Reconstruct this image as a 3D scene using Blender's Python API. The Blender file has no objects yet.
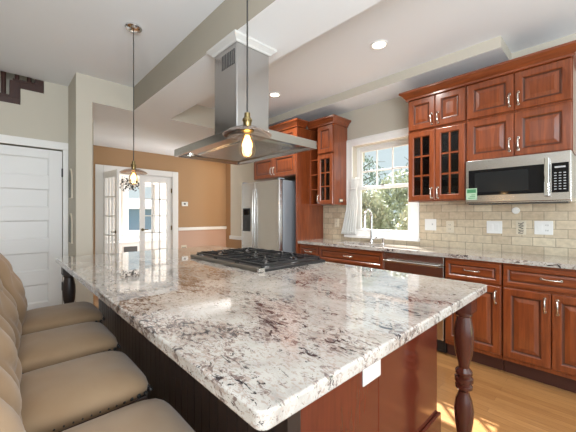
import bpy, bmesh, math, random
from mathutils import Vector, Matrix
random.seed(7)
S = bpy.context.scene
COL = S.collection
R = math.radians

# ---------------------------------------------------------------- camera
cd = bpy.data.cameras.new('camera')
cam = bpy.data.objects.new('camera', cd); COL.objects.link(cam)
cd.sensor_width = 36.0
cd.lens = 304.0 / 576.0 * 36.0
cam.location = (0, 0, 1.26)
cam.rotation_euler = (R(90), 0, R(-43.5))
cd.shift_y = -1.0 / 576.0
cd.clip_start = 0.02
S.camera = cam

# ---------------------------------------------------------------- sky, sun, large lights, exposure
S.view_settings.view_transform = 'Standard'
S.view_settings.look = 'None'
S.view_settings.gamma = 1.0
S.view_settings.use_curve_mapping = False
S.view_settings.exposure = 0.0
w = bpy.data.worlds.new('sky'); S.world = w; w.use_nodes = True
bg = w.node_tree.nodes['Background']
bg.inputs[0].default_value = (0.80, 0.95, 1.0, 1)
bg.inputs[1].default_value = 0.9

def light(name, kind, loc, energy, color=(1, 1, 1), rot=(0, 0, 0), **kw):
    d = bpy.data.lights.new(name, kind); d.energy = energy; d.color = color
    for k, v in kw.items(): setattr(d, k, v)
    o = bpy.data.objects.new(name, d); o.location = loc; o.rotation_euler = rot
    COL.objects.link(o); return o

sun = light('sun', 'SUN', (8, 8, 10), 26.0, (1, .97, .91), angle=R(.6))
sun.rotation_euler = Vector((-.75, -.70, -1.0)).to_track_quat('-Z', 'Y').to_euler()
# added area fill at the open end behind the camera, standing in for daylight
light('rear_fill', 'AREA', (0.8, -1.95, 1.5), 36, (.92, .97, 1), (R(90), 0, 0), shape='RECTANGLE', size=5.0, size_y=2.3)
# added upward fill behind the camera, brightening the ceilings ahead
fl = light('bounce_fill', 'AREA', (-0.4, -1.3, 1.45), 160, (.89, .95, 1), shape='RECTANGLE', size=1.6, size_y=1.2)
fl.rotation_euler = Vector((.30, .50, .80)).to_track_quat('-Z', 'Y').to_euler()
# added out-of-view fills that brighten the dining room and sunroom like daylight
light('dining_fill', 'AREA', (5.4, 5.6, 1.0), 170, (.88, .95, 1), (R(106), 0, R(90)), shape='RECTANGLE', size=1.2, size_y=1.6)
light('sunroom_fill', 'AREA', (5.6, 7.3, 1.4), 75, (.95, .98, 1), (R(90), 0, R(90)), shape='RECTANGLE', size=2.0, size_y=1.9)

# ---------------------------------------------------------------- materials
def mat(name, col=(.8, .8, .8), rough=.5, metal=0.0, coat=0.0, coat_rough=.1, spec=.5, emit=None, es=0.0):
    m = bpy.data.materials.new(name); m.use_nodes = True
    b = m.node_tree.nodes['Principled BSDF']
    b.inputs['Base Color'].default_value = (*col, 1)
    b.inputs['Roughness'].default_value = rough
    b.inputs['Metallic'].default_value = metal
    b.inputs['Coat Weight'].default_value = coat
    b.inputs['Coat Roughness'].default_value = coat_rough
    b.inputs['Specular IOR Level'].default_value = spec
    if emit:
        b.inputs['Emission Color'].default_value = (*emit, 1)
        b.inputs['Emission Strength'].default_value = es
    return m

class NT:
    def __init__(s, m):
        s.m = m; s.t = m.node_tree; s.b = s.t.nodes['Principled BSDF']
        s.tc = s.t.nodes.new('ShaderNodeTexCoord')
    def n(s, kind, **kw):
        x = s.t.nodes.new(kind)
        for k, v in kw.items():
            if k in x.inputs: x.inputs[k].default_value = v
            else: setattr(x, k, v)
        return x
    def l(s, a, b): s.t.links.new(a, b)
    def mapping(s, scale=(1, 1, 1), rot=(0, 0, 0), src='Object'):
        mp = s.n('ShaderNodeMapping'); mp.inputs['Scale'].default_value = scale; mp.inputs['Rotation'].default_value = rot
        s.l(s.tc.outputs[src], mp.inputs[0]); return mp.outputs[0]
    def noise(s, vec, scale, detail=4, rough=.5, dist=0.0):
        x = s.n('ShaderNodeTexNoise'); x.inputs['Scale'].default_value = scale; x.inputs['Detail'].default_value = detail
        x.inputs['Roughness'].default_value = rough; x.inputs['Distortion'].default_value = dist
        s.l(vec, x.inputs['Vector']); return x.outputs['Fac']
    def ramp(s, fac, stops):
        r = s.n('ShaderNodeValToRGB'); e = r.color_ramp.elements
        while len(e) < len(stops): e.new(.5)
        for q, (p, c) in zip(e, stops):
            q.position = p; q.color = (*c, 1) if len(c) == 3 else c
        s.l(fac, r.inputs[0]); return r.outputs[0]
    def mix(s, fac, a, b, mode='MIX'):
        x = s.n('ShaderNodeMix'); x.data_type = 'RGBA'; x.blend_type = mode
        for i, v in ((0, fac), (6, a), (7, b)):
            if hasattr(v, 'is_linked'): s.l(v, x.inputs[i])
            elif isinstance(v, tuple): x.inputs[i].default_value = (*v, 1)
            else: x.inputs[i].default_value = v
        return x.outputs[2]
    def color(s, c): s.l(c, s.b.inputs['Base Color'])
    def bump(s, h, strength=.2, dist=.01):
        x = s.n('ShaderNodeBump'); x.inputs['Strength'].default_value = strength; x.inputs['Distance'].default_value = dist
        s.l(h, x.inputs['Height']); s.l(x.outputs[0], s.b.inputs['Normal'])
    def yz(s, a='Y', b='Z'):
        sp = s.n('ShaderNodeSeparateXYZ'); cb = s.n('ShaderNodeCombineXYZ')
        s.l(s.tc.outputs['Object'], sp.inputs[0]); s.l(sp.outputs[a], cb.inputs[0]); s.l(sp.outputs[b], cb.inputs[1])
        return cb.outputs[0]

def wood(name, a, b, rough=.3, coat=.5, grain=(14, 14, 1.2)):
    m = mat(name, a, rough, coat=coat, coat_rough=.12); t = NT(m)
    v = t.mapping(grain)
    f = t.noise(v, 3.0, 6, .6, .6)
    t.color(t.ramp(f, [(.3, b), (.7, a)]))
    return m
def painted(name, c, rough=.6):
    m = mat(name, c, rough, spec=.3); t = NT(m)
    f = t.noise(t.mapping(), 180, 2); t.bump(f, .04, .002); return m

M = {}
M['cherry'] = wood('cherry_wood', (.27, .064, .017), (.14, .030, .009), .28, .6)
M['cherry_h'] = wood('cherry_wood_cross_grain', (.27, .064, .017), (.14, .030, .009), .28, .6, (14, 1.2, 14))
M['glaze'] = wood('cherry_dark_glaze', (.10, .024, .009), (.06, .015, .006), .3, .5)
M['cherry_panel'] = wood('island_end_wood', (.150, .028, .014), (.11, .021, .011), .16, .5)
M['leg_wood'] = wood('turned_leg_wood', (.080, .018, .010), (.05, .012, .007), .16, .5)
M['dark_board'] = wood('espresso_beadboard', (.040, .026, .021), (.024, .016, .014), .45, .15)
M['dark_wood'] = wood('dark_stair_wood', (.055, .018, .012), (.035, .012, .009), .35, .4)
M['toe'] = mat('toe_kick_dark', (.06, .016, .009), .5)
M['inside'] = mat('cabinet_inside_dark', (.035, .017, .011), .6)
M['ceiling'] = painted('ceiling_paint', (.80, .815, .83), .8)
M['wall'] = painted('greige_wall_paint', (.56, .52, .44), .7)
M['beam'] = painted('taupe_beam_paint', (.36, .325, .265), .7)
M['deep'] = painted('darkened_unseen_wall', (.16, .145, .125), .7)  # for the unseen wall, darkened so the hood's left face reflects dark
M['collar'] = painted('soft_white_collar_paint', (.56, .55, .53), .5)
M['cream'] = painted('cream_wall_paint', (.72, .68, .58), .7)
M['ochre'] = painted('ochre_wall_paint', (.42, .255, .135), .7)
M['pinkish'] = painted('rose_beige_wall_paint', (.56, .37, .28), .7)
M['white'] = painted('white_trim_paint', (.84, .83, .81), .35)
M['doorwhite'] = painted('white_door_paint', (.80, .795, .785), .4)
M['steel'] = mat('brushed_steel', (.62, .605, .59), .24, 1.0)
t = NT(M['steel']); t.bump(t.noise(t.mapping((2, 2, 300)), 4, 3), .03, .001)
M['hoodsteel'] = mat('hood_steel', (.54, .53, .52), .2, 1.0)
t = NT(M['hoodsteel']); t.bump(t.noise(t.mapping((300, 300, 2)), 4, 3), .03, .001)
M['nickel'] = mat('satin_nickel', (.72, .69, .64), .2, 1.0)
M['chrome'] = mat('chrome', (.80, .80, .80), .07, 1.0)
M['brass'] = mat('aged_brass', (.22, .165, .075), .35, 1.0)
M['black'] = mat('black_plastic', (.012, .012, .013), .35)
M['blackglass'] = mat('black_glass', (.006, .006, .007), .06, spec=.25)
M['iron'] = mat('cast_iron', (.02, .02, .021), .28)
M['rail'] = mat('aged_steel_rail', (.15, .13, .105), .4, .5)
M['fridge_side'] = mat('fridge_side_grey', (.30, .33, .37), .35, .3)
M['plate'] = mat('white_plate', (.83, .83, .81), .35)
M['slot'] = mat('outlet_slot_grey', (.08, .08, .08), .5)
M['beige_plate'] = mat('cream_plate', (.70, .63, .50), .4)
M['cord'] = mat('black_cord', (.015, .012, .010), .5)
M['green'] = mat('green_sticker', (.05, .20, .09), .4)
M['greenlight'] = mat('pale_green_sticker', (.36, .50, .36), .4)
M['grey_print'] = mat('grey_print', (.45, .46, .47), .5)
M['bead_dark'] = mat('dark_bead', (.04, .045, .05), .15)
M['bead_light'] = mat('pale_bead', (.75, .77, .78), .1)
M['plaque'] = mat('mirror_plaque', (.17, .17, .135), .5)
M['lampglow'] = mat('lamp_glow', (1, .95, .85), .5, emit=(1, .90, .74), es=9.0)
M['bulbglow'] = mat('filament_glow', (1, .7, .35), .5, emit=(1, .55, .2), es=6.5)
M['puck'] = mat('puck_white', (.85, .85, .82), .3)

def glass(name, tint=(1, 1, 1), refl=.9, rough=.0, base=.035):
    m = bpy.data.materials.new(name); m.use_nodes = True; nt = m.node_tree; nt.nodes.clear()
    out = nt.nodes.new('ShaderNodeOutputMaterial'); mx = nt.nodes.new('ShaderNodeMixShader')
    tr = nt.nodes.new('ShaderNodeBsdfTransparent'); gl = nt.nodes.new('ShaderNodeBsdfGlossy'); fr = nt.nodes.new('ShaderNodeMath'); lw = nt.nodes.new('ShaderNodeLayerWeight'); pw = nt.nodes.new('ShaderNodeMath')
    tr.inputs[0].default_value = (*tint, 1); gl.inputs[0].default_value = (refl, refl, refl, 1); gl.inputs['Roughness'].default_value = rough
    lw.inputs[0].default_value = .5; pw.operation = 'POWER'; pw.inputs[1].default_value = 4.0
    fr.operation = 'MULTIPLY_ADD'; fr.inputs[1].default_value = .9; fr.inputs[2].default_value = base
    nt.links.new(lw.outputs['Facing'], pw.inputs[0]); nt.links.new(pw.outputs[0], fr.inputs[0])
    nt.links.new(fr.outputs[0], mx.inputs[0]); nt.links.new(tr.outputs[0], mx.inputs[1]); nt.links.new(gl.outputs[0], mx.inputs[2])
    nt.links.new(mx.outputs[0], out.inputs[0]); return m
M['glass'] = glass('clear_glass')
M['shade_glass'] = glass('lamplit_shade_glass', (.84, .74, .67), 1.0, base=.16)  # clear glass; the bulb's amber reflection is put into the tint
M['bulb_glass'] = glass('bulb_glass', (1, .88, .68), 1.0, base=.08)
M['cab_glass'] = glass('cabinet_glass', (.70, .72, .74), .8)

# granite
def granite(name):
    m = mat(name, (.7, .66, .6), .03, spec=.6, coat=.4, coat_rough=.02); t = NT(m); v = t.mapping((1, 1, 1))
    vs = t.mapping((1.25, .62, 1.0), (0, 0, R(-42)))
    base = t.ramp(t.noise(v, 5.5, 6, .62, .8), [(.30, (.33, .305, .275)), (.44, (.46, .435, .40)), (.60, (.55, .525, .485)), (.76, (.45, .405, .35))])
    dens = t.noise(vs, 4.2, 4, .55, .8)                      # where the flecks gather
    def fleck(sc, det, dist, lo, hi, amp):
        n = t.noise(vs, sc, det, .74, dist)
        x = t.n('ShaderNodeMath'); x.operation = 'MULTIPLY_ADD'; x.inputs[1].default_value = amp; t.l(dens, x.inputs[0]); t.l(n, x.inputs[2])
        return t.ramp(x.outputs[0], [(lo, (1, 1, 1)), (hi, (0, 0, 0))])
    k1 = fleck(22, 8, 1.4, .608, .626, .42)
    k2 = fleck(50, 6, .9, .612, .634, .38)
    k3 = fleck(95, 4, .6, .62, .65, .34)
    c = t.mix(k3, base, (.40, .33, .29))
    c = t.mix(k2, c, (.20, .155, .14))
    c = t.mix(k1, c, (.050, .042, .046))
    t.color(c); return m
M['granite'] = granite('granite')

def fabric():
    m = mat('tan_upholstery', (.325, .207, .115), .75, spec=.25); t = NT(m); v = t.mapping()
    t.color(t.ramp(t.noise(v, 9, 3), [(.3, (.325, .207, .115)), (.7, (.355, .24, .142))]))
    t.b.inputs['Sheen Weight'].default_value = .25
    t.bump(t.noise(v, 320, 2), .06, .002); return m
M['fabric'] = fabric()

def tile():
    m = mat('travertine_tile', (.6, .5, .4), .45); t = NT(m)
    uv = t.yz('Y', 'Z'); b = t.n('ShaderNodeTexBrick'); t.l(uv, b.inputs['Vector'])
    b.inputs['Scale'].default_value = 1.0; b.inputs['Brick Width'].default_value = .152; b.inputs['Row Height'].default_value = .076
    b.inputs['Mortar Size'].default_value = .0028; b.inputs['Mortar Smooth'].default_value = .3
    b.inputs['Color1'].default_value = (.70, .62, .47, 1); b.inputs['Color2'].default_value = (.56, .46, .33, 1)
    b.inputs['Mortar'].default_value = (.33, .28, .21, 1); b.offset = .5
    n = t.ramp(t.noise(uv, 26, 5, .6), [(.3, (.84, .82, .80)), (.7, (1.08, 1.06, 1.04))])
    t.color(t.mix(1.0, b.outputs['Color'], n, 'MULTIPLY')); t.bump(b.outputs['Fac'], -.25, .004); return m
M['tile'] = tile()

def oak():
    m = mat('oak_floor', (.5, .28, .1), .28, coat=.3, coat_rough=.15); t = NT(m)
    uv = t.yz('Y', 'X'); b = t.n('ShaderNodeTexBrick'); t.l(uv, b.inputs['Vector'])
    b.inputs['Scale'].default_value = 1.0; b.inputs['Brick Width'].default_value = .85; b.inputs['Row Height'].default_value = .058
    b.inputs['Mortar Size'].default_value = .0009; b.offset = .37; b.offset_frequency = 3; b.squash = 1.0
    b.inputs['Color1'].default_value = (.48, .255, .098, 1); b.inputs['Color2'].default_value = (.33, .155, .052, 1)
    b.inputs['Mortar'].default_value = (.20, .09, .035, 1)
    g = t.ramp(t.noise(t.mapping((60, 2.5, 1)), 2.0, 6, .6, .4), [(.3, (.78, .74, .70)), (.7, (1.12, 1.12, 1.12))])
    t.color(t.mix(1.0, b.outputs['Color'], g, 'MULTIPLY')); return m
M['oak'] = oak()

def curtain_mat():
    m = mat('sheer_white_cotton', (.9, .9, .88), .8, spec=.1); nt = m.node_tree; b = nt.nodes['Principled BSDF']
    tl = nt.nodes.new('ShaderNodeBsdfTranslucent'); tl.inputs[0].default_value = (.9, .9, .88, 1)
    mx = nt.nodes.new('ShaderNodeMixShader'); mx.inputs[0].default_value = .35
    out = nt.nodes['Material Output']
    nt.links.new(b.outputs[0], mx.inputs[1]); nt.links.new(tl.outputs[0], mx.inputs[2]); nt.links.new(mx.outputs[0], out.inputs[0]); return m
M['curtain'] = curtain_mat()

def leafmat(name, a, b_):
    m = mat(name, a, .6, spec=.2); t = NT(m)
    t.color(t.ramp(t.noise(t.mapping(), 4.0, 3), [(.3, b_), (.7, a)])); return m
M['leaf1'] = leafmat('shrub_leaves', (.58, .60, .46), (.40, .42, .32))
M['leaf2'] = leafmat('tree_leaves', (.30, .37, .32), (.18, .24, .21))
M['bark'] = mat('bark', (.10, .085, .07), .9)
M['lawn'] = leafmat('lawn_grass', (.30, .36, .18), (.2, .25, .12))
M['siding'] = mat('blue_grey_siding', (.20, .31, .50), .6)
M['roofing'] = mat('grey_roofing', (.25, .26, .28), .8)

# ---------------------------------------------------------------- mesh helpers
class MB:
    def __init__(s): s.v = []; s.f = []; s.mi = []
    def add(s, vs, fs, mi=0):
        o = len(s.v); s.v += [tuple(p) for p in vs]; s.f += [[i + o for i in f] for f in fs]; s.mi += [mi] * len(fs); return s
    def box(s, x0, x1, y0, y1, z0, z1, mi=0):
        vs = [(x, y, z) for x in (x0, x1) for y in (y0, y1) for z in (z0, z1)]
        return s.add(vs, [(0, 1, 3, 2), (4, 6, 7, 5), (0, 4, 5, 1), (2, 3, 7, 6), (0, 2, 6, 4), (1, 5, 7, 3)], mi)
    def cyl(s, p0, p1, r0, r1=None, n=16, mi=0):
        r1 = r0 if r1 is None else r1; p0 = Vector(p0); p1 = Vector(p1); d = (p1 - p0).normalized()
        a = d.orthogonal().normalized(); b = d.cross(a); vs = []
        for p, r in ((p0, r0), (p1, r1)):
            for k in range(n):
                q = 2 * math.pi * k / n; vs.append(p + a * math.cos(q) * r + b * math.sin(q) * r)
        fs = [(k, (k + 1) % n, n + (k + 1) % n, n + k) for k in range(n)] + [tuple(range(n)), tuple(range(n, 2 * n))]
        return s.add(vs, fs, mi)
    def tube(s, pts, r, n=8, mi=0, closed=False):
        pts = [Vector(p) for p in pts]; m = len(pts); vs = []; ref = None
        for i, p in enumerate(pts):
            if closed: d = (pts[(i + 1) % m] - pts[i - 1]).normalized()
            else: d = (pts[min(i + 1, m - 1)] - pts[max(i - 1, 0)]).normalized()
            if ref is None: ref = d.orthogonal().normalized()
            a = (ref - d * ref.dot(d)).normalized(); ref = a; b = d.cross(a)
            rr = r[i] if isinstance(r, (list, tuple)) else r
            for k in range(n):
                q = 2 * math.pi * k / n; vs.append(p + a * math.cos(q) * rr + b * math.sin(q) * rr)
        fs = []
        for i in range(m if closed else m - 1):
            j = (i + 1) % m
            for k in range(n): fs.append((i * n + k, i * n + (k + 1) % n, j * n + (k + 1) % n, j * n + k))
        if not closed: fs += [tuple(range(n)), tuple(range((m - 1) * n, m * n))]
        return s.add(vs, fs, mi)
    def lathe(s, prof, c=(0, 0, 0), n=24, mi=0, close=True):
        vs = []; m = len(prof)
        for r, z in prof:
            for k in range(n):
                q = 2 * math.pi * k / n; vs.append((c[0] + r * math.cos(q), c[1] + r * math.sin(q), c[2] + z))
        fs = [(i * n + k, i * n + (k + 1) % n, (i + 1) * n + (k + 1) % n, (i + 1) * n + k) for i in range(m - 1) for k in range(n)]
        if close: fs += [tuple(range(n)), tuple(range((m - 1) * n, m * n))]
        return s.add(vs, fs, mi)
    def prism(s, poly, z0, z1, fn=None, mi=0):
        n = len(poly); fn = fn or (lambda a, b, c: (a, b, c))
        vs = [fn(a, b, z0) for a, b in poly] + [fn(a, b, z1) for a, b in poly]
        fs = [(k, (k + 1) % n, n + (k + 1) % n, n + k) for k in range(n)] + [tuple(range(n)), tuple(range(n, 2 * n))]
        return s.add(vs, fs, mi)
    def rings(s, fn, u0, u1, v0, v1, prof, hole=False, mi=0, glaze=()):
        """nested rectangles (inset, depth) : a moulded panel; hole joins last ring to first"""
        vs = []; fs = []
        for i, d in prof:
            vs += [fn(u0 + i, v0 + i, d), fn(u1 - i, v0 + i, d), fn(u1 - i, v1 - i, d), fn(u0 + i, v1 - i, d)]
        m = len(prof)
        for k in range(m if hole else m - 1):
            a = 4 * k; b = 4 * ((k + 1) % m)
            for j in range(4): fs.append((a + j, a + (j + 1) % 4, b + (j + 1) % 4, b + j))
        if glaze:
            s.add(vs, fs, mi); o = len(s.f) - len(fs)
            for k in glaze:
                for j in range(4): s.mi[o + 4 * k + j] = 1
            s.add(vs, [(0, 1, 2, 3), (4 * m - 4, 4 * m - 3, 4 * m - 2, 4 * m - 1)] if not hole else [], mi); return s
        if not hole: fs += [(0, 1, 2, 3), (4 * m - 4, 4 * m - 3, 4 * m - 2, 4 * m - 1)]
        return s.add(vs, fs, mi)
    def ball(s, c, r, n=8, m=6, sc=(1, 1, 1), mi=0):
        vs = []; 
        for i in range(1, m):
            th = math.pi * i / m
            for k in range(n):
                q = 2 * math.pi * k / n
                vs.append((c[0] + r * sc[0] * math.sin(th) * math.cos(q), c[1] + r * sc[1] * math.sin(th) * math.sin(q), c[2] + r * sc[2] * math.cos(th)))
        vs += [(c[0], c[1], c[2] + r * sc[2]), (c[0], c[1], c[2] - r * sc[2])]; T = len(vs) - 2
        fs = [(i * n + k, i * n + (k + 1) % n, (i + 1) * n + (k + 1) % n, (i + 1) * n + k) for i in range(m - 2) for k in range(n)]
        fs += [(T, (k + 1) % n, k) for k in range(n)] + [(T + 1, (m - 2) * n + k, (m - 2) * n + (k + 1) % n) for k in range(n)]
        return s.add(vs, fs, mi)

def build(name, mb, mats, parent=None, bevel=0, smooth=None, subs=0, label=None, recalc=True, seg=2):
    """link ONE mesh object; vertices given in world metres"""
    off = Vector((0, 0, 0)); p = parent
    while p is not None: off += p.location; p = p.parent
    me = bpy.data.meshes.new(name)
    me.from_pydata([tuple(Vector(v) - off) for v in mb.v], [], mb.f)
    for m in (mats if isinstance(mats, (list, tuple)) else [mats]): me.materials.append(M[m] if isinstance(m, str) else m)
    for p_, i in zip(me.polygons, mb.mi): p_.material_index = i
    if recalc:
        bm = bmesh.new(); bm.from_mesh(me); bmesh.ops.recalc_face_normals(bm, faces=bm.faces); bm.to_mesh(me); bm.free()
    o = bpy.data.objects.new(name, me); COL.objects.link(o)
    if parent: o.parent = parent
    if smooth is not None:
        me.shade_smooth()
        if smooth < 180: me.set_sharp_from_angle(angle=R(smooth))
    if bevel:
        b = o.modifiers.new('bevel', 'BEVEL'); b.width = bevel; b.segments = seg; b.limit_method = 'ANGLE'; b.angle_limit = R(40)
    if subs:
        q = o.modifiers.new('subdivision', 'SUBSURF'); q.levels = subs; q.render_levels = subs
    if label: o['label'] = label
    return o
def tag(o, label, cat, group=None):
    o['label'] = label; o['category'] = cat
    if group: o['group'] = group
    return o
def thing(name, loc, label, cat, group=None):
    o = bpy.data.objects.new(name, None); o.empty_display_size = .1; o.location = loc; COL.objects.link(o)
    return tag(o, label, cat, group)
def struct(name, mb, mats, parent=None, **kw):
    o = build(name, mb, mats, parent, **kw)
    if parent is None: o['kind'] = 'structure'
    return o
def sroot(name, loc):
    o = bpy.data.objects.new(name, None); o.empty_display_size = .1; o.location = loc; COL.objects.link(o); o['kind'] = 'structure'; return o
def copy_tree(o, parent=None):
    c = o.copy(); COL.objects.link(c)
    if parent: c.parent = parent
    for ch in list(o.children): copy_tree(ch, c)
    return c
def faceX(x):   # front plane facing -X : u runs along Y, v along Z, depth towards -X
    return lambda u, v, d: (x - d, u, v)
def faceY(y):   # front plane facing -Y : u along X
    return lambda u, v, d: (u, y - d, v)

CE = 2.74; DROP = 2.467; WX = 3.4; DY = 4.29
# ================================================================ STRUCTURE
b = MB().box(-2.6, 6.0, -2.0, 9.2, -.1, 0); struct('floor', b, 'oak')
# high ceiling over living side and over kitchen, beam and lowered dining ceiling
struct('ceiling', MB().box(-2.6, 1.2, -2.0, DY + .001, CE, CE + .1).box(1.2, WX + .15, -2.0, 3.8, CE, CE + .1), 'ceiling')
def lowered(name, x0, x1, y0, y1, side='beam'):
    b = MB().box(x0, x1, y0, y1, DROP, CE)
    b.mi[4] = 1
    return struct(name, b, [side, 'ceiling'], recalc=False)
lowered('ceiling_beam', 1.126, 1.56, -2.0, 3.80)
lowered('ceiling_dining', .72, 6.0, 3.80, 9.2, 'wall')
struct('wall_divider', MB().box(.575, .72, 3.80, 4.48, 0, CE).box(.72, .86, 4.48, 6.3, 0, CE), ['wall'])
# soffit above the window run
b = MB().box(3.0, WX, .61, 3.80, 2.645, CE); b.mi[4] = 1
struct('ceiling_soffit', b, ['wall', 'ceiling'], recalc=False)
# window wall
WY0, WY1, WZ0, WZ1 = 1.545, 2.335, 1.0, 2.165
b = MB()
b.box(WX, WX + .16, -2.0, WY0, 0, CE).box(WX, WX + .16, WY1, 5.26, 0, CE).box(WX, WX + .16, WY0, WY1, 0, WZ0).box(WX, WX + .16, WY0, WY1, WZ1, CE)
struct('wall_right', b, 'wall')
struct('wall_passage', MB().box(WX - .006, WX, 3.80, 5.265, .84, DROP), 'cream')
struct('wall_passage_lower', MB().box(WX - .006, WX, 3.80, 5.265, 0, .78), 'ochre')
struct('trim_1', MB().box(WX - .03, WX, 3.84, 5.28, .775, .845), 'white', bevel=.006)
# door wall with the stepped stair opening

b = MB()
b.box(-.55, -.33, DY, DY + .12, 0, 2.428).box(-.33, .523, DY, DY + .12, 2.0, 2.428).box(.523, .575, DY, DY + .12, 0, 2.428)
b.box(.162, .575, DY, DY + .12, 2.428, 2.60).box(.356, .575, DY, DY + .12, 2.60, CE)
struct('wall_left', b, 'wall')
struct('wall_hall', MB().box(-2.6, -.55, DY, DY + .12, 0, 2.428).box(-2.6, -.75, DY, DY + .12, 2.428, CE), 'deep')
struct('ceiling_stairwell', MB().box(-2.7, .575, DY, 5.3, 3.6, 3.7), 'ceiling')
struct('wall_stairwell_front', MB().box(-2.7, .575, DY, DY + .12, CE + .1, 3.6), 'wall')
struct('wall_stairwell_end', MB().box(.575, .70, DY + .19, 5.3, CE, 3.6), 'wall')
struct('wall_stairwell_side', MB().box(-2.7, -2.6, DY + .12, 5.2, 0, 3.6), 'wall')
struct('wall_stairwell', MB().box(-2.6, .575, 5.2, 5.3, 0, 3.6), 'cream')
struct('wall_living', MB().box(-2.7, -2.6, -2.0, DY, 0, CE), 'wall')
struct('baseboard_left', MB().box(-2.6, -.42, DY - .015, DY, 0, .13), 'white', bevel=.004)
# dining wall with French door opening
OY = 6.12
b = MB(); b.box(.86, 1.32, OY, OY + .12, 0, DROP).box(1.32, 2.55, OY, OY + .12, 2.035, DROP).box(2.55, 3.82, OY, OY + .12, .985, DROP)
b.box(3.82, 3.94, 5.87, OY, 0, DROP)
struct('wall_back', b, 'ochre')
struct('wall_back_lower', MB().box(2.55, 3.82, OY, OY + .12, 0, .985), 'pinkish')
struct('trim_2', MB().box(2.67, 3.82, OY - .03, OY, .935, 1.0), 'white', bevel=.008)
struct('baseboard_back', MB().box(2.67, 3.82, OY - .02, OY, 0, .13), 'white', bevel=.004)
# French door casing
b = MB()
b.box(1.20, 1.32, OY - .025, OY, 0, 2.14).box(2.55, 2.67, OY - .025, OY, 0, 2.14).box(1.32, 2.55, OY - .025, OY, 2.03, 2.14)
b.box(1.32, 1.335, OY, OY + .12, 0, 2.03).box(2.535, 2.55, OY, OY + .12, 0, 2.03).box(1.335, 2.535, OY, OY + .12, 2.015, 2.03)
struct('trim_3', b, 'white', bevel=.006)
# sunroom shell beyond the French doors
SY = 8.5
b = MB(); b.box(.86, 2.36, SY, SY + .12, 0, DROP).box(2.36, 3.06, SY, SY + .12, 0, .80).box(2.36, 3.06, SY, SY + .12, 2.08, DROP).box(3.06, 3.8, SY, SY + .12, 0, DROP)
b.box(3.8, 4.5, SY, SY + .12, 0, .80).box(3.8, 4.5, SY, SY + .12, 2.08, DROP).box(4.5, 6, SY, SY + .12, 0, DROP)
struct('wall_sunroom', b, 'white')
for n_, x0 in ((2, 2.36), (3, 3.8)):
    r = sroot('window_%d' % n_, (x0 + .35, SY, .80))
    f = MB()
    f.rings(faceY(SY), x0 - .1, x0 + .8, .70, 2.18, [(0, 0), (0, .025), (.1, .025), (.1, 0)], hole=True)
    f.box(x0, x0 + .7, SY - .06, SY, .75, .80)
    build('window_casing', f, 'white', r, bevel=.005)
    f = MB(); f.rings(faceY(SY + .08), x0, x0 + .7, .80, 2.08, [(0, 0), (0, .04), (.06, .04), (.06, 0)], hole=True).box(x0 + .05, x0 + .65, SY + .03, SY + .08, 1.42, 1.48)
    build('window_sash', f, 'white', r, bevel=.004)
    build('window_glass', MB().box(x0 + .05, x0 + .65, SY + .055, SY + .06, .86, 2.02), 'glass', r)

# panelled door
dr = sroot('door_1', (.095, DY, 0))
b = MB(); prof = [(0, 0), (0, .03)]
x0, x1 = -.325, .518
b.box(x0, x0 + .12, DY, DY + .04, .01, 1.985).box(x1 - .12, x1, DY, DY + .04, .01, 1.985)
zb = [.30, .65, 1.0, 1.345, 1.69]; edges = [.01] + [z for k in zb for z in (k, k + .2)] + [1.985]
for k in range(0, len(edges), 2): b.box(x0 + .12, x1 - .12, DY, DY + .04, edges[k], edges[k + 1])
for z in zb: b.rings(lambda u, v, d: (u, DY + .022 - d, v), x0 + .12, x1 - .12, z, z + .2, [(0, -.01), (0, .018), (.010, .010), (.014, .008), (.016, .008)])
build('door_leaf', b, 'doorwhite', dr, bevel=.003)
for z in (1.74, .45):
    build('hinge', MB().box(.512, .532, DY - .012, DY, z - .045, z + .045).cyl((.521, DY - .012, z - .05), (.521, DY - .012, z + .05), .007, n=10), 'black', dr, label='black hinge')
kn = MB().cyl((-.27, DY, 1.0), (-.27, DY - .045, 1.0), .012).ball((-.27, DY - .06, 1.0), .028, 12, 8)
build('door_knob', kn, 'brass', dr, smooth=60, label='brass knob')
b = MB().box(.523, .574, DY - .02, DY, 0, 2.0).box(-.43, .574, DY - .02, DY, 2.0, 2.085).box(-.43, -.33, DY - .02, DY, 0, 2.0)
struct('trim_4', b, 'white', bevel=.005)

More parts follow.
